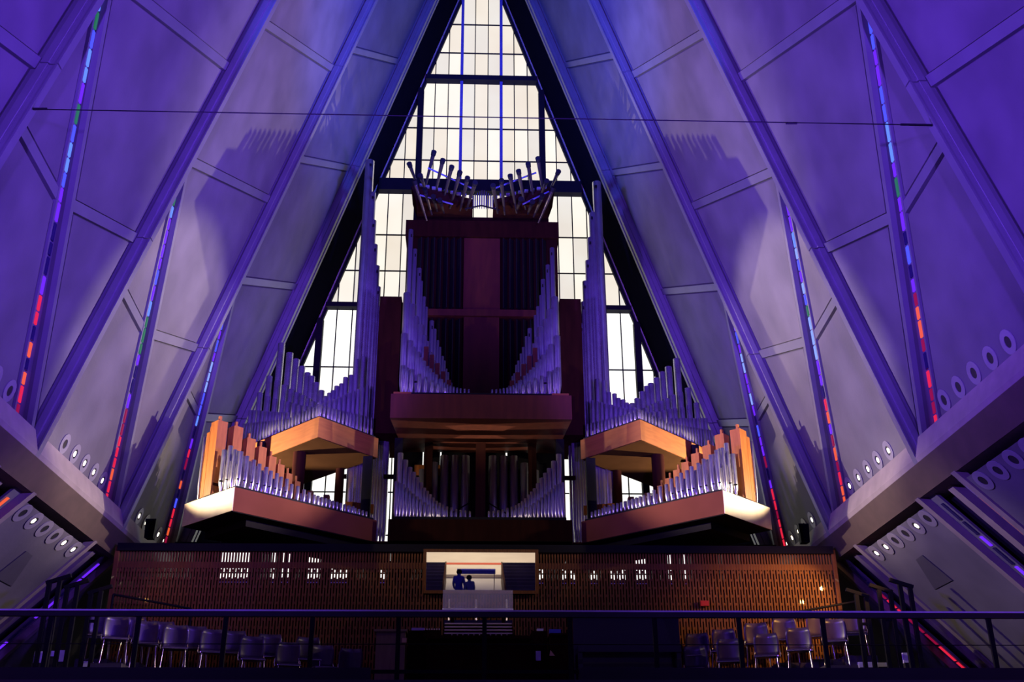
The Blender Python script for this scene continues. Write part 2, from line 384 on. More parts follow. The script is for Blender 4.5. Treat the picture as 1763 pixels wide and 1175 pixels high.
WARM = (1.0, .66, .36); WARM2 = (1.0, .80, .55); WARM3 = (1.0, .78, .70)
for sg in (-1, 1):
    for i, e in ((1, 600), (4, 700)):                            # lit lamps of the upper rows shine across the nave
        spot('lamp_beam', (sg*6.94, YR[2]+1.42+.6*i, 7.8), (-sg*4.6, 21.4, 11.6), e, WARM2, 84, .5, .03)
    spot('lamp_beam', (sg*6.9, YR[2]+2.62, 7.8), (-sg*6.6, 19.5, 9.6), 10000, WARM3, 31, .4, .012)
    spot('lamp_beam', (sg*7.0, 23.3, 7.8), (-sg*4.3, 21.0, 13.8), 6000, WARM2, 46, .5, .02)
    spot('lamp_beam', (sg*6.9, YR[2]+1.6, 7.8), (-sg*8.0, 18.0, 5.2), 5000, WARM2, 24, .7, .04)
    for i, e in ((1, 70), (4, 90)):                              # lit lamps of the lower rows shine down on the balcony
        spot('lamp_beam', (sg*7.28, YR[2]+1.0+.5*i, 6.3), (sg*(5.9 if sg > 0 else 4.9), 21.3, 5.5), e*(3.0 if sg > 0 else .2), (1, .48, .10), 62, .6, .04)

# ---------------------------------------------------------------- organ: pipes
def pipe_mesh(x, y, z0, z1, r, m, parent, foot=.22, n=10, slot=False, mouth=False):
    h = z1-z0; f = min(foot, h*.3)
    mb = MB().lathe((x, y, z0), [(r*.32, 0), (r, f), (r, h), (r*.86, h), (r*.86, h-.06)], n)
    mb.poly([(x+r*.86*math.cos(2*math.pi*i/n), y+r*.86*math.sin(2*math.pi*i/n), z1-.06) for i in range(n)], [list(range(n))])
    o = mb.build('pipe', m, parent, recalc=False)
    if mouth: MB().box((x, y-r*.96, z0+f+r*.35), (r*1.1, r*.25, r*.55)).build('mouth', BLACK, o)
    if slot: MB().box((x+(r*.3 if x < 0 else -r*.3), y-r*.93, z1-.18), (r*.5, r*.2, .08)).build('tuning_slot', BLACK, o)
    return o
def wood_pipe(c, dirv, w, d, z0, z1, m, parent):
    u = Vector((dirv[0], dirv[1], 0)).normalized(); v = Vector((-u.y, u.x, 0)); h = z1-z0
    c = Vector(c); mt = Matrix((u, v, Vector((0, 0, 1)))).transposed()
    mb = MB().box(c+Vector((0, 0, z0+h/2)), (w, d, h), mt)
    o = mb.build('wooden_pipe', m, parent)
    MB().box(c+Vector((0, 0, z1+.06))+v*0, (w*.22, d*.22, .14), mt).build('stopper_handle', m, o)
    MB().box(c+Vector((0, 0, z0+h*.14))-v*(d/2+.006), (w*.7, .03, .05), mt).build('mouth', WOODD, o)
    return o

SOFB = mat('soffit_shade_brown', (.028, .013, .006), .9, spec=0); SOFK = mat('soffit_shade_black', (.006, .005, .005), .8, spec=.1)  # plates under the tiers, underside shade put into their dark colour
def tier_parts(t, pts, zt, zb, m, soff, lip=True):
    """platform from plan polygon pts, with a dark pipe board on top"""
    MB().prism([(x, y, zb) for x, y in pts], [(x, y, zt) for x, y in pts]).build('platform', m, t)
    MB().prism([(x, y, zb-.012) for x, y in inset([tuple(p) for p in pts], .02)], [(x, y, zb) for x, y in inset([tuple(p) for p in pts], .02)]).build('soffit_shade', soff, t)
    if lip:
        q = inset([tuple(p) for p in pts], .05)
        MB().prism([(x, y, zt) for x, y in q], [(x, y, zt+.05) for x, y in q]).build('pipe_board', BLACK, t)

SIDE = {-1: 'left', 1: 'right'}
# --- central upper tier
def front_face(px, Y): pass
cu = empty('organ_tier', (0, 22, 9.69)); tag(cu, 'central upper organ tier, red-brown ledge carrying two wings of violet pipes', 'pipe organ', 'organ tiers')
MB().prism([(-1.93,22,9.69),(1.97,22,9.69),(1.97,22,10.24),(-1.93,22,10.24)], [(-1.75,24.3,9.69),(1.79,24.3,9.69),(1.79,24.3,10.24),(-1.75,24.3,10.24)]).build('platform', WOODB, cu)
MB().lim(-1.5, 1.55, 22.06, 24.2, 10.24, 10.3).build('pipe_board', BLACK, cu)
for x0, x1 in ((-1.88, -1.5), (1.55, 1.92)): MB().lim(x0, x1, 22.06, 23.2, 10.24, 10.31).build('pipe_board_end', WOOD, cu)
rankA = [(707.6,396.6,.075),(714.4,430,.07),(721.8,463,.075),(725,485,.06),(729.8,512,.06),(733.8,529.6,.055),(743.3,553.5,.07),(748.6,567.6,.055),(753.3,587,.05),(757,598.6,.05),(761.5,614,.045),(764.8,622,.045),(768,635.8,.04),(771,642,.04),(777,660,.035)]
rankB = [(701.3,506,.115),(709,525.8,.12),(716,546,.085),(723.9,560.6,.1),(730.5,579,.09),(735.4,589,.07),(741,607,.06),(747,622,.055),(753,634,.05),(759,646,.045)]
rankC = [(696.2,575.6,.095),(706,587.8,.08),(711.7,598.8,.07),(718.3,607.4,.085),(725,617,.07),(730,623,.07),(736,632,.06),(741,635.8,.06),(746,642.4,.055),(751,646,.055),(757,653.5,.05),(760.5,654,.045),(764.8,660,.045),(770,663,.04),(775,665,.04),(781,667,.035),(787,668.5,.035),(793,669.5,.03),(800,670.3,.03),(807,671,.03)]
rankD = [(694,630,.06),(700,634,.06),(709,637,.06),(722,645,.055),(733,650,.05),(744,656,.05),(754,661,.045),(766,667,.04)]
for sg in (-1, 1):
    for rk, Y, m in ((rankA, 22.95, TIND), (rankB, 22.6, TIN), (rankC, 22.32, TIN), (rankD, 22.14, TINL)):
        for px, py, r in rk:
            p = at(px, py, Y); z1 = p.z
            if sg > 0: z1 = 10.3+(z1-10.3)*random.uniform(.96, 1.0)*(0.93 if Y > 22.8 else 1.0)
            pipe_mesh(sg*abs(p.x), Y, 10.3, z1, r*.8, m, cu, foot=.3, mouth=r > .08, slot=r > .065 and Y > 22.8)
    for i in range(5):      # small wooden pipes standing between the metal ranks
        x = sg*(1.22-.13*i); MB().lim(x-.05, x+.05, 22.42, 22.52, 10.3, 11.55-.2*i).build('wooden_pipe', WOODB, cu)
for x in (-1.15, .03, 1.2):
    w = .09 if abs(x) > .5 else .11
    MB().lim(x-w, x+w, 23.6, 23.85, 7.5, 9.69).build('support_post', WOODB if abs(x) < .5 else WOODD, cu)

# --- central lower tier
cl = empty('organ_tier', (0, 22, 7.03)); tag(cl, 'central lower organ tier, dark plinth with fans of small violet pipes under the upper ledge', 'pipe organ', 'organ tiers')
MB().lim(-1.87, 1.91, 22, 24.6, 7.03, 7.48).build('platform', WOODD, cl)
MB().lim(-1.75, 1.8, 22.06, 24.5, 7.48, 7.55).build('pipe_board', BLACK, cl)
lr = [(689.5,781),(698,793),(705.5,805.6),(712,814),(719,823),(724.5,832),(730,841),(735,846.5),(740,852),(745.5,858),(751,863.5),(756.5,867),(762,870),(769,873),(777,875),(785,877.5),(793,879),(801,880),(809,881)]
lr2 = [(683,830),(688.5,833),(694,835),(700,841),(706,846),(712,851),(718,856),(724,861),(731,866),(738,870),(746,873),(755,876),(765,878.5)]
for sg in (-1, 1):
    for i, (px, py) in enumerate(lr):
        p = at(px, py, 22.55); pipe_mesh(sg*abs(p.x), 22.55, 7.55, max(p.z, 7.68), .062-.0022*i, TIN, cl, foot=.15, mouth=i < 6)
    for i, (px, py) in enumerate(lr2):
        p = at(px, py, 22.22); pipe_mesh(sg*abs(p.x), 22.22, 7.55, max(p.z, 7.62), .05-.002*i, TIN, cl, foot=.12)
    for i in range(6):          # tall zinc basses at the back of the recess
        pipe_mesh(sg*(.32+.24*i), 24.15, 7.55, 9.55-.17*max(0, i-2), .10, TIND, cl, foot=.3)
    MB().lim(sg*1.72, sg*1.9, 23.3, 23.5, 7.48, 9.69).build('support_post', BLACK, cl)
    MB().tube((sg*1.5, 23.9, 7.6), (0, 23.9, 8.5), .015).build('brace_rod', BLACK, cl)

MB().lim(-1.9, 1.9, 24.42, 24.5, 7.5, 9.2).build('back_panel', BLACK, cl)
for x0, x1 in ((-1.9, -1.32), (-1.25, -.92), (-.88, .62), (.66, 1.15), (1.3, 1.9)): MB().lim(x0, x1, 24.4, 24.5, 9.2, 9.80).build('back_panel', BLACK, cl)
MB().lim(-1.5, -.85, 24.36, 24.4, 9.15, 9.4).build('cross_beam', WOODP, cl)
# dark blockers added behind the screen, gapped to let some gable daylight through
for sg, gaps in ((-1, [(378,430),(466,473),(485,498),(522,552),(568,600),(655,668)]), (1, [(968,976),(982,990),(1013,1028),(1050,1077),(1095,1116),(1150,1157),(1174,1182)])):
    wt = empty('light_blockers', (sg*4, 23.6, 3.75)); tag(wt, 'added dark light blockers behind the %s half of the lattice screen' % SIDE[sg], 'duct', 'light blockers')
    ed = [205 if sg < 0 else 935]+[e for g_ in gaps for e in g_]+[730 if sg < 0 else 1440]
    for a_, b_ in zip(ed[::2], ed[1::2]):
        x0, x1 = max(-6.6, at(a_, 975, 23.7).x), min(6.6, at(b_, 975, 23.7).x)
        MB().lim(x0, x1, 23.7, 23.8, 3.75, 7.4 if abs(x0+x1) > 5 else 7.0).build('blocker', NAVY, wt)
    MB().lim(-6.6 if sg < 0 else .03, .02 if sg < 0 else 6.6, 23.72, 23.78, 3.75, 6.05).build('blocker_base', NAVY, wt)
    MB().lim(-6.6 if sg < 0 else .9, -.9 if sg < 0 else 6.6, 23.72, 23.78, 7.2, 7.4).build('blocker_beam', NAVY, wt)

# --- swell case
cs = empty('organ_case', (0, 23.9, 10.24)); tag(cs, 'tall dark mahogany swell box with vertical shutters above the central ledge', 'pipe organ')
MB().lim(-1.82, 1.87, 23.5, 25.6, 10.24, 15.37).build('body', WOODD, cs)
MB().lim(-1.86, 1.91, 23.40, 25.65, 14.95, 15.40).build('cornice', WOODD, cs)
MB().lim(-1.78, 1.82, 23.36, 23.5, 12.78, 12.95).build('cross_ledge', WOODB, cs)
MB().lim(-.42, .46, 23.44, 23.5, 12.95, 14.93).build('centre_panel', WOODB, cs); MB().lim(-.4, .44, 23.44, 23.5, 10.4, 12.78).build('centre_panel', WOODB, cs)
for z0, z1 in ((10.6, 12.7), (13.0, 14.9)):
    for sg in (-1, 1):
        for i in range(7):
            x = .02+sg*(.56+.16*i); mt = Matrix.Rotation(sg*math.radians(55), 3, 'Z')
            MB().box((x, 23.43, (z0+z1)/2), (.15, .025, z1-z0), mt).build('shutter', BLACK, cs)
MB().lim(-1.62, 1.68, 23.6, 25.4, 15.40, 15.62).build('roof_step', WOODD, cs)
for sg in (-1, 1):
    MB().lim(sg*1.9, sg*2.42, 23.6, 25.4, 9.9, 13.38).build('side_box', WOODD, cs)

# --- fanned trumpets above the case
tr = empty('trumpet_rank', (0, 23, 15.5)); tag(tr, 'fan of slanting trumpet pipes with dark open ends on top of the swell box', 'pipe organ')
for sg in (-1, 1):          # sloping chests, low in the middle
    pts = [(.25, 15.55), (.25, 15.62), (1.62, 16.02), (1.75, 15.95), (1.62, 15.55)]
    MB().prism([(.03+sg*x, 22.75, z) for x, z in pts], [(.03+sg*x, 23.6, z) for x, z in pts]).build('chest', WOODD, tr)
    for i in range(9):
        f = i/8; MB().box((.03+sg*(.3+1.2*f), 22.7, 15.66+.3*f), (.09, .06, .06)).build('boot', TIND, tr)
TRUM = mat('trumpet_bronze', (.10, .085, .08), .35, .8)
TRL = [((747,262),(733.4,316)),((762.4,276),(750,329)),((777.7,287.6),(765,338)),((791.7,297),(778,347)),((804.8,306.8),(794.6,352)),((818,315),(806,353)),((704.7,282.5),(718,318)),((713.6,312),(734,377)),((723.6,302.6),(734,330)),((731.5,326.5),(743,368)),((746,339),(752.5,363)),((757,345),(764,366))]
TRR = [((926.3,273),(933.4,321.5)),((909.4,282.5),(918,336.8)),((892.8,294.7),(902.7,348)),((878.5,303),(887.4,354.6)),((863.4,311),(868,358.5)),((849,320),(855.5,358.5)),((961.4,295.7),(948,325)),((953,324),(928,381)),((941.3,312),(931,336)),((934,336.8),(919.3,372)),((916.8,348),(909,368)),((897,343),(890,362))]
for L in (TRL, TRR):
    for i, (t_, b_) in enumerate(L):
        yt = 21.9 if i < 6 else 22.1
        p = at(*b_, 22.8); q = at(*t_, yt); d = (q-p); p = p-d*(.25 if i < 6 else .05)
        o = MB().tube(p, q, .022, .052, 9).build('trumpet', TRUM, tr)
        d = (q-p).normalized(); MB().tube(q-d*.09, q+d*.02, .058, .066, 9).build('bell_rim', BLACK, o)
for a_, b_ in (((737,289.5),(814,325)),((923,297.5),(853,324)),((723,336),(780,352)),((945,330),(900,352))):
    MB().tube(at(*a_, 22.3), at(*b_, 22.3), .022).build('stay_rod', MULP, tr)
for i in range(12):
    f = (i-5.5)/5.5; x = .03+f*.3; pipe_mesh(x, 23.0, 15.5, 16.05-.22*abs(f), .016, TIND, tr, foot=.1, n=6)
MB().path([at(800,360,22.9), at(829,354,22.9), at(860,362,22.9)], .02).build('roof_rail', BLACK, tr)

# --- tall pedal towers
TOWL = [(637,278,.118),(641,333,.095),(642,380.7,.09),(645,422.5,.085),(648.5,459,.08),(650.5,495,.075),(653,529,.07),(655.5,566.5,.066),(658.5,599.5,.062),(662.5,625,.058),(667,647,.055),(671,667.6,.052)]
TOWR = [(1027,315,.115),(1020,368,.095),(1017,410.6,.09),(1013,450,.085),(1008,485.5,.08),(1005,521,.075),(1002,558.7,.07),(998.5,591,.066),(995,620,.062),(991,643.8,.058),(987.5,664,.055),(984.5,683,.052)]
for sg, L in ((-1, TOWL), (1, TOWR)):
    t = empty('pipe_tower', (sg*2.6, 23.8, 7.3))
    tag(t, 'stepped tower of tall slender violet pipes %s of the swell box' % SIDE[sg], 'pipe organ', 'pipe towers')
    for i, (px, py, r) in enumerate(L):
        Y = 24.0+.02*i
        p = at(px, py, Y); o = pipe_mesh(p.x+(-sg)*0, Y, 7.45, p.z, r, TIN if i else TINL, t, foot=.5, slot=True)
        if i < 8: MB().lim(p.x-r*.7, p.x+r*.7, Y-r-.05, Y-r+.02, 8.15, 8.36).build('wooden_block', WOODP, o)
    MB().lim(sg*1.95, sg*3.25, 23.75, 24.6, 7.0, 7.45).build('platform', WOOD, t)
    MB().lim(sg*1.95, sg*3.1, 24.15, 24.2, 9.0, 9.1).build('rack_rail', WOODD, t)
    for i in range(6):          # second row behind
        x = sg*(3.0-.17*i); pipe_mesh(x, 24.4, 7.45, 10.3+.15*i, .06, TINL, t, foot=.4)

# --- side tiers
def side_upper(sg):
    t = empty('organ_tier', (sg*3.4, 21.8, 9.15))
    tag(t, 'upper %s organ tier, orange oak box with two rising fans of pipes' % SIDE[sg], 'pipe organ', 'organ tiers')
    c = Vector((sg*3.39, 21.72)); ci = Vector((sg*2.25, 23.1)); co = Vector((sg*5.62, 24.10)); back = ci+co-c
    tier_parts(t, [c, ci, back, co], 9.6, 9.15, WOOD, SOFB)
    MB().lim(sg*2.35, sg*2.55, 22.95, 23.15, 7.5, 9.15).build('support_post', BLACK, t)
    MB().tube((sg*3.9, 22.75, 7.5), (sg*3.9, 22.75, 9.15), .14, n=12).build('support_column', WOODD, t)
    MB().tube((sg*3.15, 23.9, 7.3), (sg*3.15, 23.9, 9.15), .1, n=12).build('support_column', WOODD, t)
    uo = (co-c).normalized(); ui = (ci-c).normalized()
    L = (co-c).length
    # outer fan: five ranks along the outer edge, rising outwards
    kr = 1.0 if sg < 0 else .9
    ranks = [(1.0, [(3.12,2.97),(2.72,2.59),(2.42,2.33),(2.15,2.06),(1.89,1.82),(1.71,1.68),(1.5,1.46),(1.28,1.2),(1.08,1.0),(.9,.85),(.7,.7)], .088),
             (.7, [(3.09,1.99),(2.73,1.76),(2.4,1.56),(2.12,1.37),(1.87,1.22),(1.62,1.08),(1.4,.95),(1.2,.82),(1.0,.7),(.8,.6),(.6,.5)], .075),
             (.45, [(3.06,1.47),(2.7,1.28),(2.39,1.13),(2.07,1.0),(1.85,.91),(1.6,.8),(1.38,.7),(1.15,.62),(.95,.55),(.75,.48),(.5,.42)], .07),
             (.25, [(3.1,.99),(2.92,.93),(2.74,.88),(2.56,.82),(2.39,.77),(2.24,.72),(2.1,.68),(1.97,.64),(1.84,.6),(1.68,.56),(1.5,.5),(1.3,.45),(1.1,.42),(.9,.38),(.7,.36),(.5,.33)], .05),
             (.11, [(3.12-.125*i, .62-.34*min(1, i/14)) for i in range(25)], .032)]
    for off, lst, r in ranks:
        for i, (s, h) in enumerate(lst):
            p = c+uo*s+ui*off
            pipe_mesh(p.x, p.y, 9.65, 9.65+h*kr, r*(1-.3*i/len(lst)), (TINL if off < .2 else TIN), t, foot=.18, mouth=r > .06)
    # inner fan along the inner edge, rising towards the tower
    for off, lst, r in ((.5, [(.39,.53),(.52,.66),(.64,.81),(.74,.9),(.84,1.04),(.98,1.14),(1.09,1.33),(1.26,1.44),(1.39,1.88),(1.61,2.02)], .055),
                        (.28, [(.2+.14*i, .33+.09*i) for i in range(11)], .042), (.1, [(.1+.11*i, .25+.012*i) for i in range(15)], .026)):
        for i, (s, h) in enumerate(lst):
            p = c+ui*s+uo*off
            pipe_mesh(p.x, p.y, 9.65, 9.65+h*(1 if sg < 0 else .75), r, TIN if off > .2 else TINL, t, foot=.16, mouth=r > .05)
    # dark duct hanging at the outer face
    p = c+uo*2.0; MB().box((p.x+sg*.06, p.y-.06, 9.25), (.16, .16, .5)).build('duct', BLACK, t)
    return t
def side_lower(sg):
    t = empty('organ_tier', (sg*4.5, 20.6, 7.05))
    tag(t, 'lower %s organ tier, angled platform with a brightly lit end and oak pipes' % SIDE[sg], 'pipe organ', 'organ tiers')
    c = Vector((sg*4.58, 19.86)); ci = Vector((sg*2.12, 22.2)); co = Vector((sg*5.78, 21.06)); back = ci+co-c
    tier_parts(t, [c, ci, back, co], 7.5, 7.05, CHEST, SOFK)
    nn = -(ci-c).normalized()*.012
    MB().prism([(c.x, c.y, 7.05), (co.x, co.y, 7.05), (co.x, co.y, 7.5), (c.x, c.y, 7.5)], [(c.x+nn.x, c.y+nn.y, 7.05), (co.x+nn.x, co.y+nn.y, 7.05), (co.x+nn.x, co.y+nn.y, 7.5), (c.x+nn.x, c.y+nn.y, 7.5)]).build('lit_end_face', END_LIT, t)  # lamp glare on the end face put into a pale colour
    ui = (ci-c).normalized(); uo = (co-c).normalized(); Li = (ci-c).length; Lo = (co-c).length
    # big square oak pipes marching from the outer end
    for i, (q_, h) in enumerate([(.10,1.52),(.47,1.50),(.79,1.33),(1.08,1.22),(1.34,1.08),(1.56,.96),(1.78,.82),(2.0,.7)]):
        p = c+uo*1.02+ui*(q_+.05); w = .22-.012*i
        wood_pipe((p.x, p.y, 0), ui, w, w*1.15, 7.55, 7.55+h*(1 if sg < 0 else .95), WOODP, t)
    p = c+uo*1.3+ui*.14; wood_pipe((p.x, p.y, 0), ui, .09, .12, 7.55, 8.92, WOODP, t)
    p = c+uo*1.42+ui*.1; pipe_mesh(p.x, p.y, 7.55, 8.85, .035, TINL, t, foot=.3)
    # metal ranks along the inner (long) edge
    k2 = 1.0 if sg < 0 else 1.15
    for off, lst, r in ((.15, [(.15,.71),(.29,.65),(.45,.61),(.58,.56),(.74,.53),(.85,.48),(.99,.46),(1.09,.41),(1.23,.4),(1.35,.32),(1.5,.31),(1.65,.27),(1.78,.24)]+[(1.9+.095*i, .22-.006*i) for i in range(15)], .046),
                        (.32, [(.12+.13*i, .78-.055*i) for i in range(11)]+[(1.6+.11*i, .24) for i in range(14)], .04),
                        (.55, [(.16+.15*i, .92-.07*i) for i in range(10)], .05)):
        for i, (s, h) in enumerate(lst):
            p = c+ui*s+uo*off
            pipe_mesh(p.x, p.y, 7.55, 7.55+max(.1, h)*k2, r*(1-.45*i/len(lst)), TINL if i < 4 else TIN, t, foot=.14, mouth=(i < 9 and off < .2))
    for s, h, r in ((.69,.86,.06),(.57,.5,.02),(.5,.87,.045),(.43,.58,.02),(.36,.62,.024),(.29,.52,.02),(.22,.47,.02)):      # bright pipes along the short end
        p = c+uo*s+ui*.13; pipe_mesh(p.x, p.y, 7.55, 7.55+h, r, TINL, t, foot=.2, mouth=r > .04)
    q = c+uo*.1; 
    for i in range(7):      # low wooden chests near the tower
        p = c+ui*(Li*.62+.14*i)+uo*.95; MB().lim(p.x-.06, p.x+.06, p.y-.08, p.y+.08, 7.55, 7.9+.1*(i % 3)).build('wooden_pipe', WOODB, t)
    MB().prism([(p_.x, p_.y, 6.9) for p_ in (c+ui*.5+uo*.3, ci+uo*.3, back-uo*.2-ui*0, co+ui*.5)], [(p_.x, p_.y, 7.05) for p_ in (c+ui*.5+uo*.3, ci+uo*.3, back-uo*.2, co+ui*.5)]).build('bearer_frame', SOFK, t)
    MB().tube((sg*3.6, 21.75, 3.75), (sg*3.6, 21.75, 6.9), .09).build('support_post', BLACK, t)
    MB().tube((sg*2.3, 23.2, 3.75), (sg*2.3, 23.2, 7.05), .09).build('support_post', BLACK, t)
    return t
for sg in (-1, 1): side_upper(sg); side_lower(sg)

# ---------------------------------------------------------------- lattice screen
sn = empty('lattice_screen', (0, 21.3, 3.75)); tag(sn, 'wide brown timber lattice screen with staggered slots beneath the organ', 'screen')
X0, X1, ZB, ZT = -7.02, 7.02, 3.75, 6.77
MB().lim(X0, X1, 21.22, 21.36, 6.62, ZT).build('cap', BLACK, sn)
N = 250; pitch = (X1-X0)/N
rows = [6.58, 6.42, 6.28]+[6.28-.155*i for i in range(1, 17)]
sl = MB().lim(-pitch*.27, pitch*.27, -.02, .02, ZB, 6.62).build('slat', SLATM, sn); sme = sl.data
first = True
for i in range(N):
    x = X0+pitch*(i+.5)
    if -1.05 < x < 1.09:
        zz = (ZB, 5.82)
        if not 'short' in globals():
            short = MB().lim(-pitch*.27, pitch*.27, -.02, .02, ZB, 5.80).build('slat', SLATM, sn); short.location = (x, 0, -3.75); continue
        o = bpy.data.objects.new('slat', short.data)
    else:
        if first: sl.location = (x, 0, -3.75); first = False; continue
        o = bpy.data.objects.new('slat', sme)
    COL.objects.link(o); o.parent = sn; o.location = (x, 0, -3.75)
fb = MB()
for i in range(N+1):
    x = X0+pitch*i
    mid = -1.05 < x < 1.09
    for j in range(-1, 17):
        zc = 6.28-.155*j
        if mid and zc > 5.75: continue
        if j >= 0 and (j+i) % 2: continue
        if j == -1: fb.lim(x-pitch*.25, x+pitch*.25, 21.285, 21.31, 6.30, 6.42)
        else: fb.lim(x-pitch*.25, x+pitch*.25, 21.285, 21.31, zc-.05, zc+.0)
fo = fb.build('spacer_blocks', SLATM, sn); fo['kind'] = 'stuff'
for j in range(17):
    zc = 6.375-.155*j
    for x0, x1 in (((X0, X1),) if zc < 5.8 else ((X0, -1.06), (1.1, X1))): MB().lim(x0, x1, 21.325, 21.345, zc-.012, zc+.012).build('back_rail', WOODD, sn)
for x in (-5.2, -3.4, -1.7, 1.75, 3.45, 5.2): MB().lim(x-.035, x+.035, 21.35, 21.42, ZB, 6.62).build('stud', WOODD, sn)
for x in (X0, X1): MB().lim(x-.04, x+.04, 21.24, 21.36, ZB, 6.7).build('end_post', SLATM, sn)

# organist's mirror, leaning forward
mr = empty('organ_mirror', (.03, 21.2, 5.86)); tag(mr, 'wide framed mirror tilted over the organ console, showing the pews', 'mirror')
TI = math.radians(11.6); zm = 6.22; hh = .36
def MP(x, h, o): return (x, 21.12-h*math.sin(TI)-o*math.cos(TI), zm+h*math.cos(TI)-o*math.sin(TI))
MB().prism([MP(-1.03,-hh,0),MP(1.08,-hh,0),MP(1.08,hh,0),MP(-1.03,hh,0)], [MP(-1.03,-hh,-.02),MP(1.08,-hh,-.02),MP(1.08,hh,-.02),MP(-1.03,hh,-.02)]).build('mirror_glass', MIRR, mr)
for x0, x1, h0, h1 in ((-1.09,1.14,hh,hh+.06),(-1.09,1.14,-hh-.06,-hh),(-1.09,-1.03,-hh,hh),(1.08,1.14,-hh,hh)):
    MB().prism([MP(x0,h0,.03),MP(x1,h0,.03),MP(x1,h1,.03),MP(x0,h1,.03)], [MP(x0,h0,-.03),MP(x1,h0,-.03),MP(x1,h1,-.03),MP(x0,h1,-.03)]).build('frame', SLATM, mr)
ab = MB().box((4.36, 21.2, 5.63), (.16, .08, .1)); ab = ab.build('alarm_box', REDM); tag(ab, 'small red box fixed to the lattice screen', 'alarm')

# ---------------------------------------------------------------- balcony
YB = 17.6                           # balcony front
bs = MB().lim(-9.3, 9.5, YB-.12, 27.9, 3.45, 3.75).build('balcony_slab', FLOORM); bs.name = 'floor_balcony'; tag(bs, 'dark choir balcony floor', 'floor', kind='structure')
for i, (x0, x1) in enumerate(((-9.4, -1.70), (1.53, 9.6))):
    k = MB().lim(x0, x1, YB-.1, YB+.05, 3.1, 3.935).build('trim_%d' % (3+i), SLABM); tag(k, 'black kerb along the balcony front', 'kerb', kind='structure')
k = MB().lim(-1.70, 1.53, YB-.1, YB, 3.1, 3.45).build('trim_5', SLABM); tag(k, 'low black fascia in front of the organ console', 'kerb', kind='structure')
gr = empty('balcony_railing', (0, YB, 3.935)); tag(gr, 'long dark steel railing along the balcony front', 'railing')
RAILM = mat('rail_steel', (.03, .03, .035), .5, .3); RAILHL = mat('rail_highlight', (.75, .70, .80), .45)  # pale strip colour stands in for the highlight along the rail
MB().lim(-8.6, 9.0, YB-.04, YB+.05, 4.72, 4.80).build('top_rail', RAILM, gr)
MB().lim(-8.6, 9.0, YB-.045, YB+.05, 4.80, 4.825).build('rail_highlight', RAILHL, gr)
MB().lim(-1.70, 1.53, YB, YB+.04, 3.86, 3.915).build('bottom_rail', BLACK, gr)
for i in range(13):
    x = -8.07+1.354*i
    MB().lim(x-.035, x+.035, YB-.025, YB+.03, 3.45 if -1.7 < x < 1.53 else 3.935, 4.72).build('post', BLACK, gr)
MB().tube((-8.6, YB, 4.30), (9.0, YB, 4.30), .007).build('cable', BLACK, gr)

# choir risers: low steps that climb towards both walls
chairs = []
CL = [(208,1081,19.98),(258,1090,20.05),(308,1097,20.12),(372,1104,20.25),(440,1116,20.4),(501,1126,20.55),(561,1131,20.68),(610,1137,20.8)]
CLB = [(180,1076,20.75),(236,1082,20.8),(285,1090,20.85),(342,1098,20.9),(408,1106,20.95),(470,1112,21.0),(535,1117,21.0)]
CR = [(1190,1133,20.6),(1250,1120,20.45),(1313,1111,20.3),(1368,1101,20.2),(1428,1086,20.08)]
CRB = [(1195,1110,21.0),(1240,1103,20.95),(1297,1092,20.9),(1345,1084,20.85),(1404,1078,20.8),(1462,1072,20.75)]
def shell(w, h, curve, t, n=9, mrow=5, dome=.0):
    vs = []; 
    for j in range(mrow+1):
        v = j/mrow
        ww = w*(1-.18*(abs(v-.5)*2)**3)
        for i in range(n+1):
            u = i/n*2-1; vs.append((u*ww/2, curve*(u*u-.5)-.04*(v-.5), v*h))
    N_ = len(vs); vs2 = [(x*1.0, y+t, z) for x, y, z in vs]
    fs = []
    for j in range(mrow):
        for i in range(n):
            a = j*(n+1)+i; fs.append((a, a+1, a+n+2, a+n+1)); fs.append((N_+a, N_+a+n+1, N_+a+n+2, N_+a+1))
    for i in range(n):
        fs.append((i, N_+i, N_+i+1, i+1)); a = mrow*(n+1)+i; fs.append((a, a+1, N_+a+1, N_+a))
    for j in range(mrow):
        a = j*(n+1); fs.append((a, a+n+1, N_+a+n+1, N_+a)); a += n; fs.append((a, N_+a, N_+a+n+1, a+n+1))
    return vs+vs2, fs
def make_chair():
    t = empty('choir_chair'); t.scale = (.92, .92, 1)
    vs, fs = shell(.50, .40, -.09, .012)
    MB().poly([(x, y+.24, z+.48) for x, y, z in vs], fs, True).build('backrest', SHELL, t)
    n = 8; vs = []; 
    pl = [(-.23,.22),(.23,.22),(.25,0),(.22,-.2),(-.22,-.2),(-.25,0)]
    MB().prism([(x, y, .43) for x, y in pl], [(x*.96, y*.96, .455) for x, y in pl]).build('seat', SHELL, t)
    MB().path([(-.24,.2,.43),(-.25,0,.42),(-.22,-.21,.42),(.22,-.21,.42),(.25,0,.42),(.24,.2,.43)], .011).build('seat_rim', CHROME, t)
    for sx in (-1, 1):
        MB().path([(sx*.2,-.17,.43),(sx*.23,-.22,0)], .011).build('leg', CHROME, t)
        MB().path([(sx*.2,.17,.43),(sx*.23,.26,0)], .011).build('leg', CHROME, t)
        MB().path([(sx*.24,.15,.43),(sx*.255,.2,.5),(sx*.23,.25,.62)], .011).build('back_bracket', CHROME, t)
    return t
proto = make_chair()
def copy_tree(o):
    c = o.copy(); COL.objects.link(c)
    for ch in o.children:
        d = ch.copy(); COL.objects.link(d); d.parent = c
    return c
rm = mat('riser_carpet', (.05, .04, .06), .9)
ord2 = ['first', 'second', 'third', 'fourth', 'fifth', 'sixth', 'seventh', 'eighth']
nch = 0
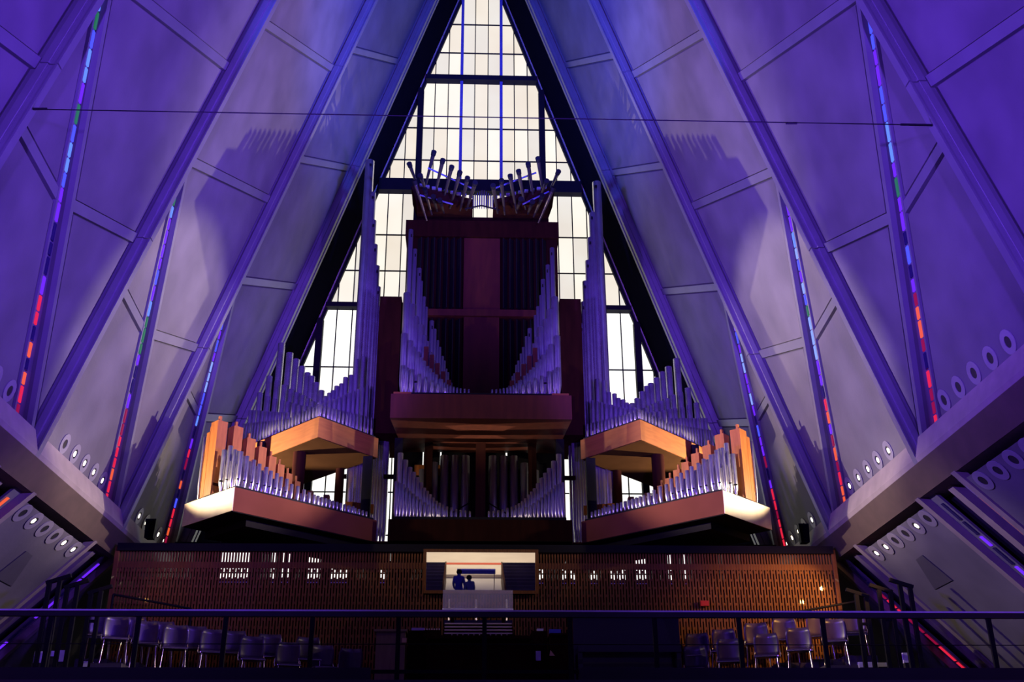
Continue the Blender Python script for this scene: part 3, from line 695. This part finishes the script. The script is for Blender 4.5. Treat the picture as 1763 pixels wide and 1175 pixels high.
for L, nm, rot in ((CL, 'left front row', 1), (CR, 'right front row', -1), (CLB, 'left back row', 1), (CRB, 'right back row', -1)):
    for i, (px, py, Y) in enumerate(L):
        p = at(px, py, Y); base = max(3.76, p.z-.68)
        t = proto if nch == 0 else copy_tree(proto); nch += 1
        t.location = (p.x, Y-.22, base); t.rotation_euler = (0, 0, rot*math.radians(18+random.uniform(-5, 5)))
        tag(t, 'violet-grey shell chair, %s from the left in the %s' % (ord2[i], nm), 'chair', 'choir chairs on the balcony')
        back = 'back' in nm
        nx = at(L[i-1][0], L[i-1][1], L[i-1][2]).x if i else p.x-.55
        px2 = at(L[i+1][0], L[i+1][1], L[i+1][2]).x if i < len(L)-1 else p.x+.55
        y0, y1 = (Y-.5, Y+.1) if not back else (Y-.48, min(Y+.12, 21.15))
        x0, x1 = max((nx+p.x)/2, p.x-.33), min((px2+p.x)/2, p.x+.33)
        if base > 3.78:
            rz = MB().lim(x0+.002, x1-.002, y0, y1, 3.75, base).build('choir_riser', rm)
            tag(rz, 'low carpeted riser under the %s chair of the %s' % (ord2[i], nm), 'riser', 'choir risers')

# folded steel frames standing at both ends of the balcony
def t_frame(x1, x2, ztop, Y, barx, label):
    t = empty('steel_rack', ((x1+x2)/2, Y, 4.2)); tag(t, label, 'rack', 'steel racks at the balcony ends')
    for x in (x1, x2):
        MB().lim(x-.035, x+.035, Y-.03, Y+.03, 3.75, ztop).build('upright', BLACK, t)
    mt = Matrix.Rotation(math.radians(18 if x1 > 0 else -18), 3, 'Y')
    MB().box(((x1+x2)/2-.06*(1 if x1 > 0 else -1), Y, ztop+.02), (barx, .07, .06), mt).build('top_bar', BLACK, t)
    MB().lim(x1, x2, Y-.015, Y+.015, ztop-.55, ztop-.5).build('cross_bar', BLACK, t)
    MB().lim(x1-.1, x1+.1, Y-.25, Y+.25, 3.75, 3.79).build('foot', BLACK, t); MB().lim(x2-.1, x2+.1, Y-.25, Y+.25, 3.75, 3.79).build('foot', BLACK, t)
for j, (a, b, py, lab) in enumerate(((1474,1490,1024,'black steel rack nearest the lattice screen, right end'),(1513,1532,1016,'middle black steel rack of the right end'),(1549,1566,1007,'black steel rack nearest the right wall'),
                       (158,174,1018,'black steel rack nearest the lattice screen, left end'),(117,134,1008,'middle black steel rack of the left end'),(86,103,1000,'black steel rack nearest the left wall'))):
    Y = 19.6-.3*(j % 3); p, q = at(a, py, Y), at(b, py+2, Y)
    t_frame(p.x, q.x, p.z, Y, .42, lab)
for sg, (a, b) in ((-1, ((195,1024),(330,1049))), (1, ((1475,1036),(1330,1062)))):
    hb = MB().tube(at(*a, 20.9), at(*b, 21.1), .022).build('hand_bar', BLACK); 
    tag(hb, 'thin sloping dark hand bar in front of the %s end of the screen' % SIDE[sg], 'handrail')
    MB().tube(at(*a, 20.9), Vector((at(*a, 20.9).x, 20.9, 3.75)), .022).build('bar_post', BLACK, hb)
    MB().tube(at(*b, 21.1), Vector((at(*b, 21.1).x, 21.1, 3.75)), .022).build('bar_post', BLACK, hb)
for i, (px, py, w, h, lab) in enumerate(((68,1133,.16,.2,'pale upright block at the far left of the balcony'),(106,1131,.14,.2,'second pale block from the left behind the railing'),(148,1145,.22,.1,'low pale block left of the first chair'),(92,1127,.1,.1,'small pale block among the left racks'),
        (1490,1146,.26,.1,'low pale block beside the right racks'),(1560,1134,.14,.18,'upright pale block between the right racks'),(1518,1146,.2,.08,'shallow pale block at the right racks'))):
    Y = 19.85; p = at(px, py, Y); zb = 4.12
    o = MB().box((p.x, Y, p.z), (w, .09, h)).build('pale_block', PAPER); tag(o, lab, 'folder', 'pale blocks on the balcony')  # plain pale block on a dark base
    MB().lim(p.x-w*.5, p.x+w*.5, Y-.1, Y+.1, 3.75, p.z-h/2).build('stand_box', SLABM, o)

# ---------------------------------------------------------------- organ console
co = empty('organ_console', (0, 20.6, 3.75)); tag(co, 'dark wooden organ console with stacked keyboards and glass music rack', 'organ console')
MB().lim(-.95, .93, 20.3, 20.34, 4.25, 4.82).build('knee_panel', WOODD, co)
MB().lim(-.95, .93, 20.2, 20.36, 4.80, 4.86).build('key_desk', WOODD, co)
MB().lim(-.98, .96, 20.34, 20.9, 3.75, 4.8).build('body', WOODD, co)
for i in range(4):
    z = 4.90+.075*i; y = 20.30+.1*i
    MB().lim(-.64, .6, y, y+.13, z, z+.022).build('keyboard', IVORY, co)
    MB().lim(-.66, .62, y+.04, y+.14, z-.05, z).build('manual_rail', WOODD, co)
MB().lim(-.66, .62, 20.72, 20.9, 4.9, 5.22).build('fall_board', PIANO, co)
for i in range(11):
    MB().tube((-.5+.1*i, 20.27, 4.875), (-.5+.1*i, 20.25, 4.875), .012).build('piston', IVORY, co)
mr2 = MB().prism([(-.685,20.62,5.40),(.625,20.62,5.40),(.63,20.78,5.79),(-.69,20.78,5.79)], [(-.685,20.63,5.40),(.625,20.63,5.40),(.63,20.79,5.79),(-.69,20.79,5.79)]).build('music_rack', GLASSR, co)
MB().lim(-.69, .63, 20.55, 20.66, 5.375, 5.405).build('rack_ledge', PAPER, mr2)
for x in (-.565, -.06, .51): MB().tube((x, 20.66, 5.2), (x, 20.72, 5.60), .018).build('rack_post', CHROME, mr2)
for sx in (-.5, .45): MB().lim(sx-.03, sx+.03, 20.7, 20.8, 4.8, 5.39).build('rack_bracket', WOODD, co)
for x0, x1, nm in ((-1.3, -.98, 'stop_jamb'), (.96, 1.25, 'stop_jamb')):
    MB().lim(x0, x1, 20.45, 20.95, 3.75, 4.98).build(nm, WOODD, co)
for i in range(7): MB().tube((-1.0+.045*i-.0, 20.33, 4.985), (-1.0+.045*i, 20.31, 4.985), .014).build('stop_knob', IVORY, co)
MB().lim(-1.02, -.70, 20.34, 20.6, 4.86, 4.97).build('stop_shelf', WOODD, co)
MB().lim(-.88, .86, 19.95, 20.3, 3.76, 3.9).build('pedal_board', PIANO, co)
for i in range(14): MB().lim(-.8+.12*i, -.76+.12*i, 19.9, 20.28, 3.9, 3.93).build('pedal', IVORY, co)
cb = empty('side_cabinet', (-1.5, 20.6, 3.75)); tag(cb, 'plain brown cabinet left of the organ console', 'cabinet')
BRN = mat('cabinet_wood', (.17, .105, .06), .5, col2=(.13, .08, .045), scale=3, stretch=(5, 5, .6))
MB().lim(-1.86, -1.34, 20.2, 20.8, 3.75, 4.92).build('body', BRN, cb); MB().lim(-1.9, -1.31, 20.16, 20.84, 4.92, 4.96).build('top', BRN, cb)
MB().lim(-1.31-.08, -1.31-.0, 20.15, 20.2, 4.72, 4.80).build('socket_plate', GOLD, cb); MB().lim(-1.42, -1.32, 20.15, 20.2, 3.95, 4.0).build('socket_plate', GOLD, cb)
cb = empty('side_cabinet', (1.5, 20.6, 3.75)); tag(cb, 'dark cabinet right of the organ console with a brass corner plate', 'cabinet')
MB().lim(1.28, 1.66, 20.2, 20.8, 3.75, 4.86).build('body', WOODD, cb); MB().lim(1.27, 1.68, 20.16, 20.84, 4.86, 4.895).build('top', WOODD, cb)
MB().lim(1.03, 1.12, 20.435, 20.45, 4.45, 4.62).build('paper_note', PAPER, co)
MB().poly([(1.26,20.19,4.5),(1.36,20.19,4.5),(1.28,20.19,4.6)], [(0,1,2)]).build('corner_plate', GOLD, cb)
def small(name, c, d, m, lab, cat):
    o = MB().box(c, d).build(name, m); tag(o, lab, cat); return o
small('hymn_book', (-1.12, 20.5, 5.0), (.24, .2, .045), mat('violet_cover', (.30, .18, .55), .5), 'violet book lying on the left stop jamb', 'book')
small('blue_box', (1.40, 20.6, 4.96), (.21, .14, .13), BLUEM, 'small bright blue box on the right cabinet', 'box')
small('note_pad', (1.12, 20.55, 5.005), (.12, .1, .05), PAPER, 'pale note pad on the right stop jamb beside the blue box', 'note pad')
pn = empty('upright_piano', (2.6, 20.5, 3.75)); tag(pn, 'black upright piano right of the organ console', 'piano')
a, b = at(986, 1064, 20.5), at(1168, 1064, 20.5)
MB().lim(a.x, b.x, 20.5, 20.95, 3.75, a.z).build('body', PIANO, pn); MB().lim(a.x-.03, b.x+.03, 20.45, 20.98, a.z, a.z+.04).build('lid', PIANO, pn)
zk = at(1060, 1112, 20.2).z
MB().lim(a.x+.05, b.x-.05, 20.15, 20.5, zk-.12, zk).build('key_shelf', PIANO, pn)
MB().lim(a.x+.12, b.x-.12, 20.17, 20.3, zk, zk+.014).build('keyboard', mat('key_lid_highlight', (.18, .14, .25), .2), pn)  # violet highlight on the key lid put into this strip's colour
for x in (a.x+.09, b.x-.09): MB().lim(x-.04, x+.04, 20.2, 20.28, 3.75, zk-.12).build('leg', PIANO, pn)
MB().lim(a.x+.1, b.x-.1, 20.44, 20.5, 4.0, 4.35).build('lower_panel', PIANO, pn)

# loudspeakers on the ledge
for sg in (-1, 1):
    p = at(260 if sg < 0 else 1383, 912 if sg < 0 else 920, 22.4)
    t = empty('loudspeaker', (p.x, 22.4, 7.35)); tag(t, 'small black loudspeaker on the %s ledge behind the screen end' % SIDE[sg], 'loudspeaker', 'ledge loudspeakers')
    MB().prism([(p.x-.09,22.3,p.z-.2),(p.x+.09,22.3,p.z-.2),(p.x+.11,22.3,p.z+.2),(p.x-.11,22.3,p.z+.2)], [(p.x-.07,22.5,p.z-.2),(p.x+.07,22.5,p.z-.2),(p.x+.08,22.5,p.z+.2),(p.x-.08,22.5,p.z+.2)]).build('cabinet', BLACK, t)
    MB().lim(p.x-.08, p.x+.08, 22.29, 22.3, p.z-.17, p.z+.17).build('grille', NAVY, t)
    MB().tube((p.x, 22.4, p.z-.2), (p.x+sg*.05, 22.4, 7.3), .025).build('bracket', BLACK, t)

# tie cable across the nave
wi = empty('tie_cable', (0, 11.92, 10.2)); tag(wi, 'thin dark tie cable stretched across the nave between two ribs', 'cable')
MB().tube((-5.93, 11.92, 10.2), (5.93, 11.92, 10.22), .0075).build('wire', BLACK, wi)
for x0, x1 in ((-5.93, -5.75), (5.0, 5.93), (3.95, 4.1)): MB().tube((x0, 11.92, 10.205), (x1 if x1 != 5.93 else x0+.0, 11.92, 10.21), .016).build('turnbuckle', BLACK, wi) if x1 != 5.93 else MB().tube((5.5, 11.92, 10.22), (5.93, 11.92, 10.22), .016).build('turnbuckle', BLACK, wi)

# ---------------------------------------------------------------- the nave behind, seen in the organist's mirror
def make_pew(sg):
    t = empty('pew')
    x0, x1 = sorted((sg*1.3, sg*6.2))
    MB().lim(x0, x1, -.2, .22, .42, .46).build('seat', PEWC, t)
    MB().prism([(x0,-.2,.46),(x0,-.16,.46),(x0,-.26,.92),(x0,-.3,.92)], [(x1,-.2,.46),(x1,-.16,.46),(x1,-.26,.92),(x1,-.3,.92)]).build('backrest', PEWM, t)
    for x in (x0, x1): MB().prism([(x-.03,-.3,0),(x-.03,.25,0),(x-.03,.25,.62),(x-.03,-.32,.95)], [(x+.03,-.3,0),(x+.03,.25,0),(x+.03,.25,.62),(x+.03,-.32,.95)]).build('end_panel', WOOD, t)
    return t
for sg in (-1, 1):
    pr = make_pew(sg)
    for i in range(10):
        t = pr if i == 0 else copy_tree(pr)
        t.location = (0, -1.7-.74*i, 0)
        tag(t, 'dark wooden pew with blue seat, %s row of the %s block in the mirror' % ((ord2+['ninth', 'tenth'])[i], SIDE[sg]), 'pew', 'nave pews')
ch = MB().lim(-8, 8, -25, -9.6, 0, .17).build('floor_chancel', mat('chancel_marble', (.85, .74, .58), .4, col2=(.75, .64, .5), scale=.7)); tag(ch, 'pale marble chancel floor', 'floor', kind='structure')
cp = MB().lim(-8, 8, -12.6, -12.1, .17, .18).build('carpet_strip', mat('red_carpet', (.6, .10, .05), .9)); tag(cp, 'red carpet strip across the chancel in the mirror', 'carpet')
spot('added_chancel_spot', (0, -13.5, 9.0), (0, -13.8, 0), 4200, (1, .86, .62), 85, .6, .2)  # unseen spot added to brighten the chancel floor in the mirror
spot('added_aisle_spot', (0, -7.0, 10.0), (0, -6.5, 0), 900, (1, .86, .8), 40, .6, .2)  # unseen spot added so the aisle shows in the mirror
tb = empty('blue_table', (.1, -6.2, 0)); tag(tb, 'long narrow table under a blue cloth in the aisle', 'table')
MB().lim(-.75, .95, -6.35, -6.05, .88, 1.06).build('cloth', BLUEM, tb)
for x in (-.7, .9): MB().lim(x-.02, x+.02, -6.3, -6.1, 0, .88).build('leg', CHROME, tb)
def person(x, y, h, shirt, lab, ang):
    t = empty('person', (x, y, 0)); tag(t, lab, 'person', 'visitors in the aisle')
    J = {'pel': (0,0,.53), 'ch': (0,.01,.74), 'nk': (0,.01,.845), 'hd': (0,-.02,.92), 'tp': (0,-.01,.985), 'sl': (-.105,.01,.80), 'sr': (.105,.01,.80), 'el': (-.135,.0,.65), 'er': (.135,0,.65), 'wl': (-.125,-.06,.52), 'wr': (.125,-.06,.52),
         'hl': (-.052,0,.50), 'hr': (.052,0,.50), 'kl': (-.06,-.01,.28), 'kr': (.06,-.01,.28), 'al': (-.06,.02,.04), 'ar': (.06,.02,.04), 'fl': (-.065,-.1,.015), 'fr': (.065,-.1,.015)}
    Rr = {'pel': .085, 'ch': .095, 'nk': .034, 'hd': .058, 'tp': .03, 'sl': .045, 'sr': .045, 'el': .032, 'er': .032, 'wl': .022, 'wr': .022, 'hl': .06, 'hr': .06, 'kl': .042, 'kr': .042, 'al': .028, 'ar': .028, 'fl': .02, 'fr': .02}
    E_ = [('pel','ch'),('ch','nk'),('nk','hd'),('hd','tp'),('ch','sl'),('ch','sr'),('sl','el'),('sr','er'),('el','wl'),('er','wr'),('pel','hl'),('pel','hr'),('hl','kl'),('hr','kr'),('kl','al'),('kr','ar'),('al','fl'),('ar','fr')]
    ks = list(J); me = bpy.data.meshes.new('body'); me.from_pydata([tuple(c_*h for c_ in J[k]) for k in ks], [(ks.index(a_), ks.index(b_)) for a_, b_ in E_], [])
    me.materials.append(shirt); o = bpy.data.objects.new('body', me); COL.objects.link(o); o.parent = t
    sk = o.modifiers.new('skin', 'SKIN')
    if not me.skin_vertices: me.attributes
    for i, k in enumerate(ks):
        v = me.skin_vertices[0].data[i]; v.radius = (Rr[k]*h, Rr[k]*h); v.use_root = (k == 'pel')
    o.modifiers.new('subdivision', 'SUBSURF').levels = 1; o.modifiers['subdivision'].render_levels = 2
    hb = MB().lathe((0, -.01*h, .9*h), [(.062*h, 0), (.067*h, .04*h), (.05*h, .08*h), (.0, .1*h)], 12).build('hair', BLACK); hb.parent = t
    t.rotation_euler = (0, 0, ang)
person(-.62, -2.5, 1.78, BLUEM, 'standing person in a blue jacket, left of the two in the mirror', .3)
person(-.2, -1.9, 1.66, mat('teal_shirt', (.10, .16, .38), .8), 'shorter person in a grey-blue shirt, right of the two in the mirror', -.5)
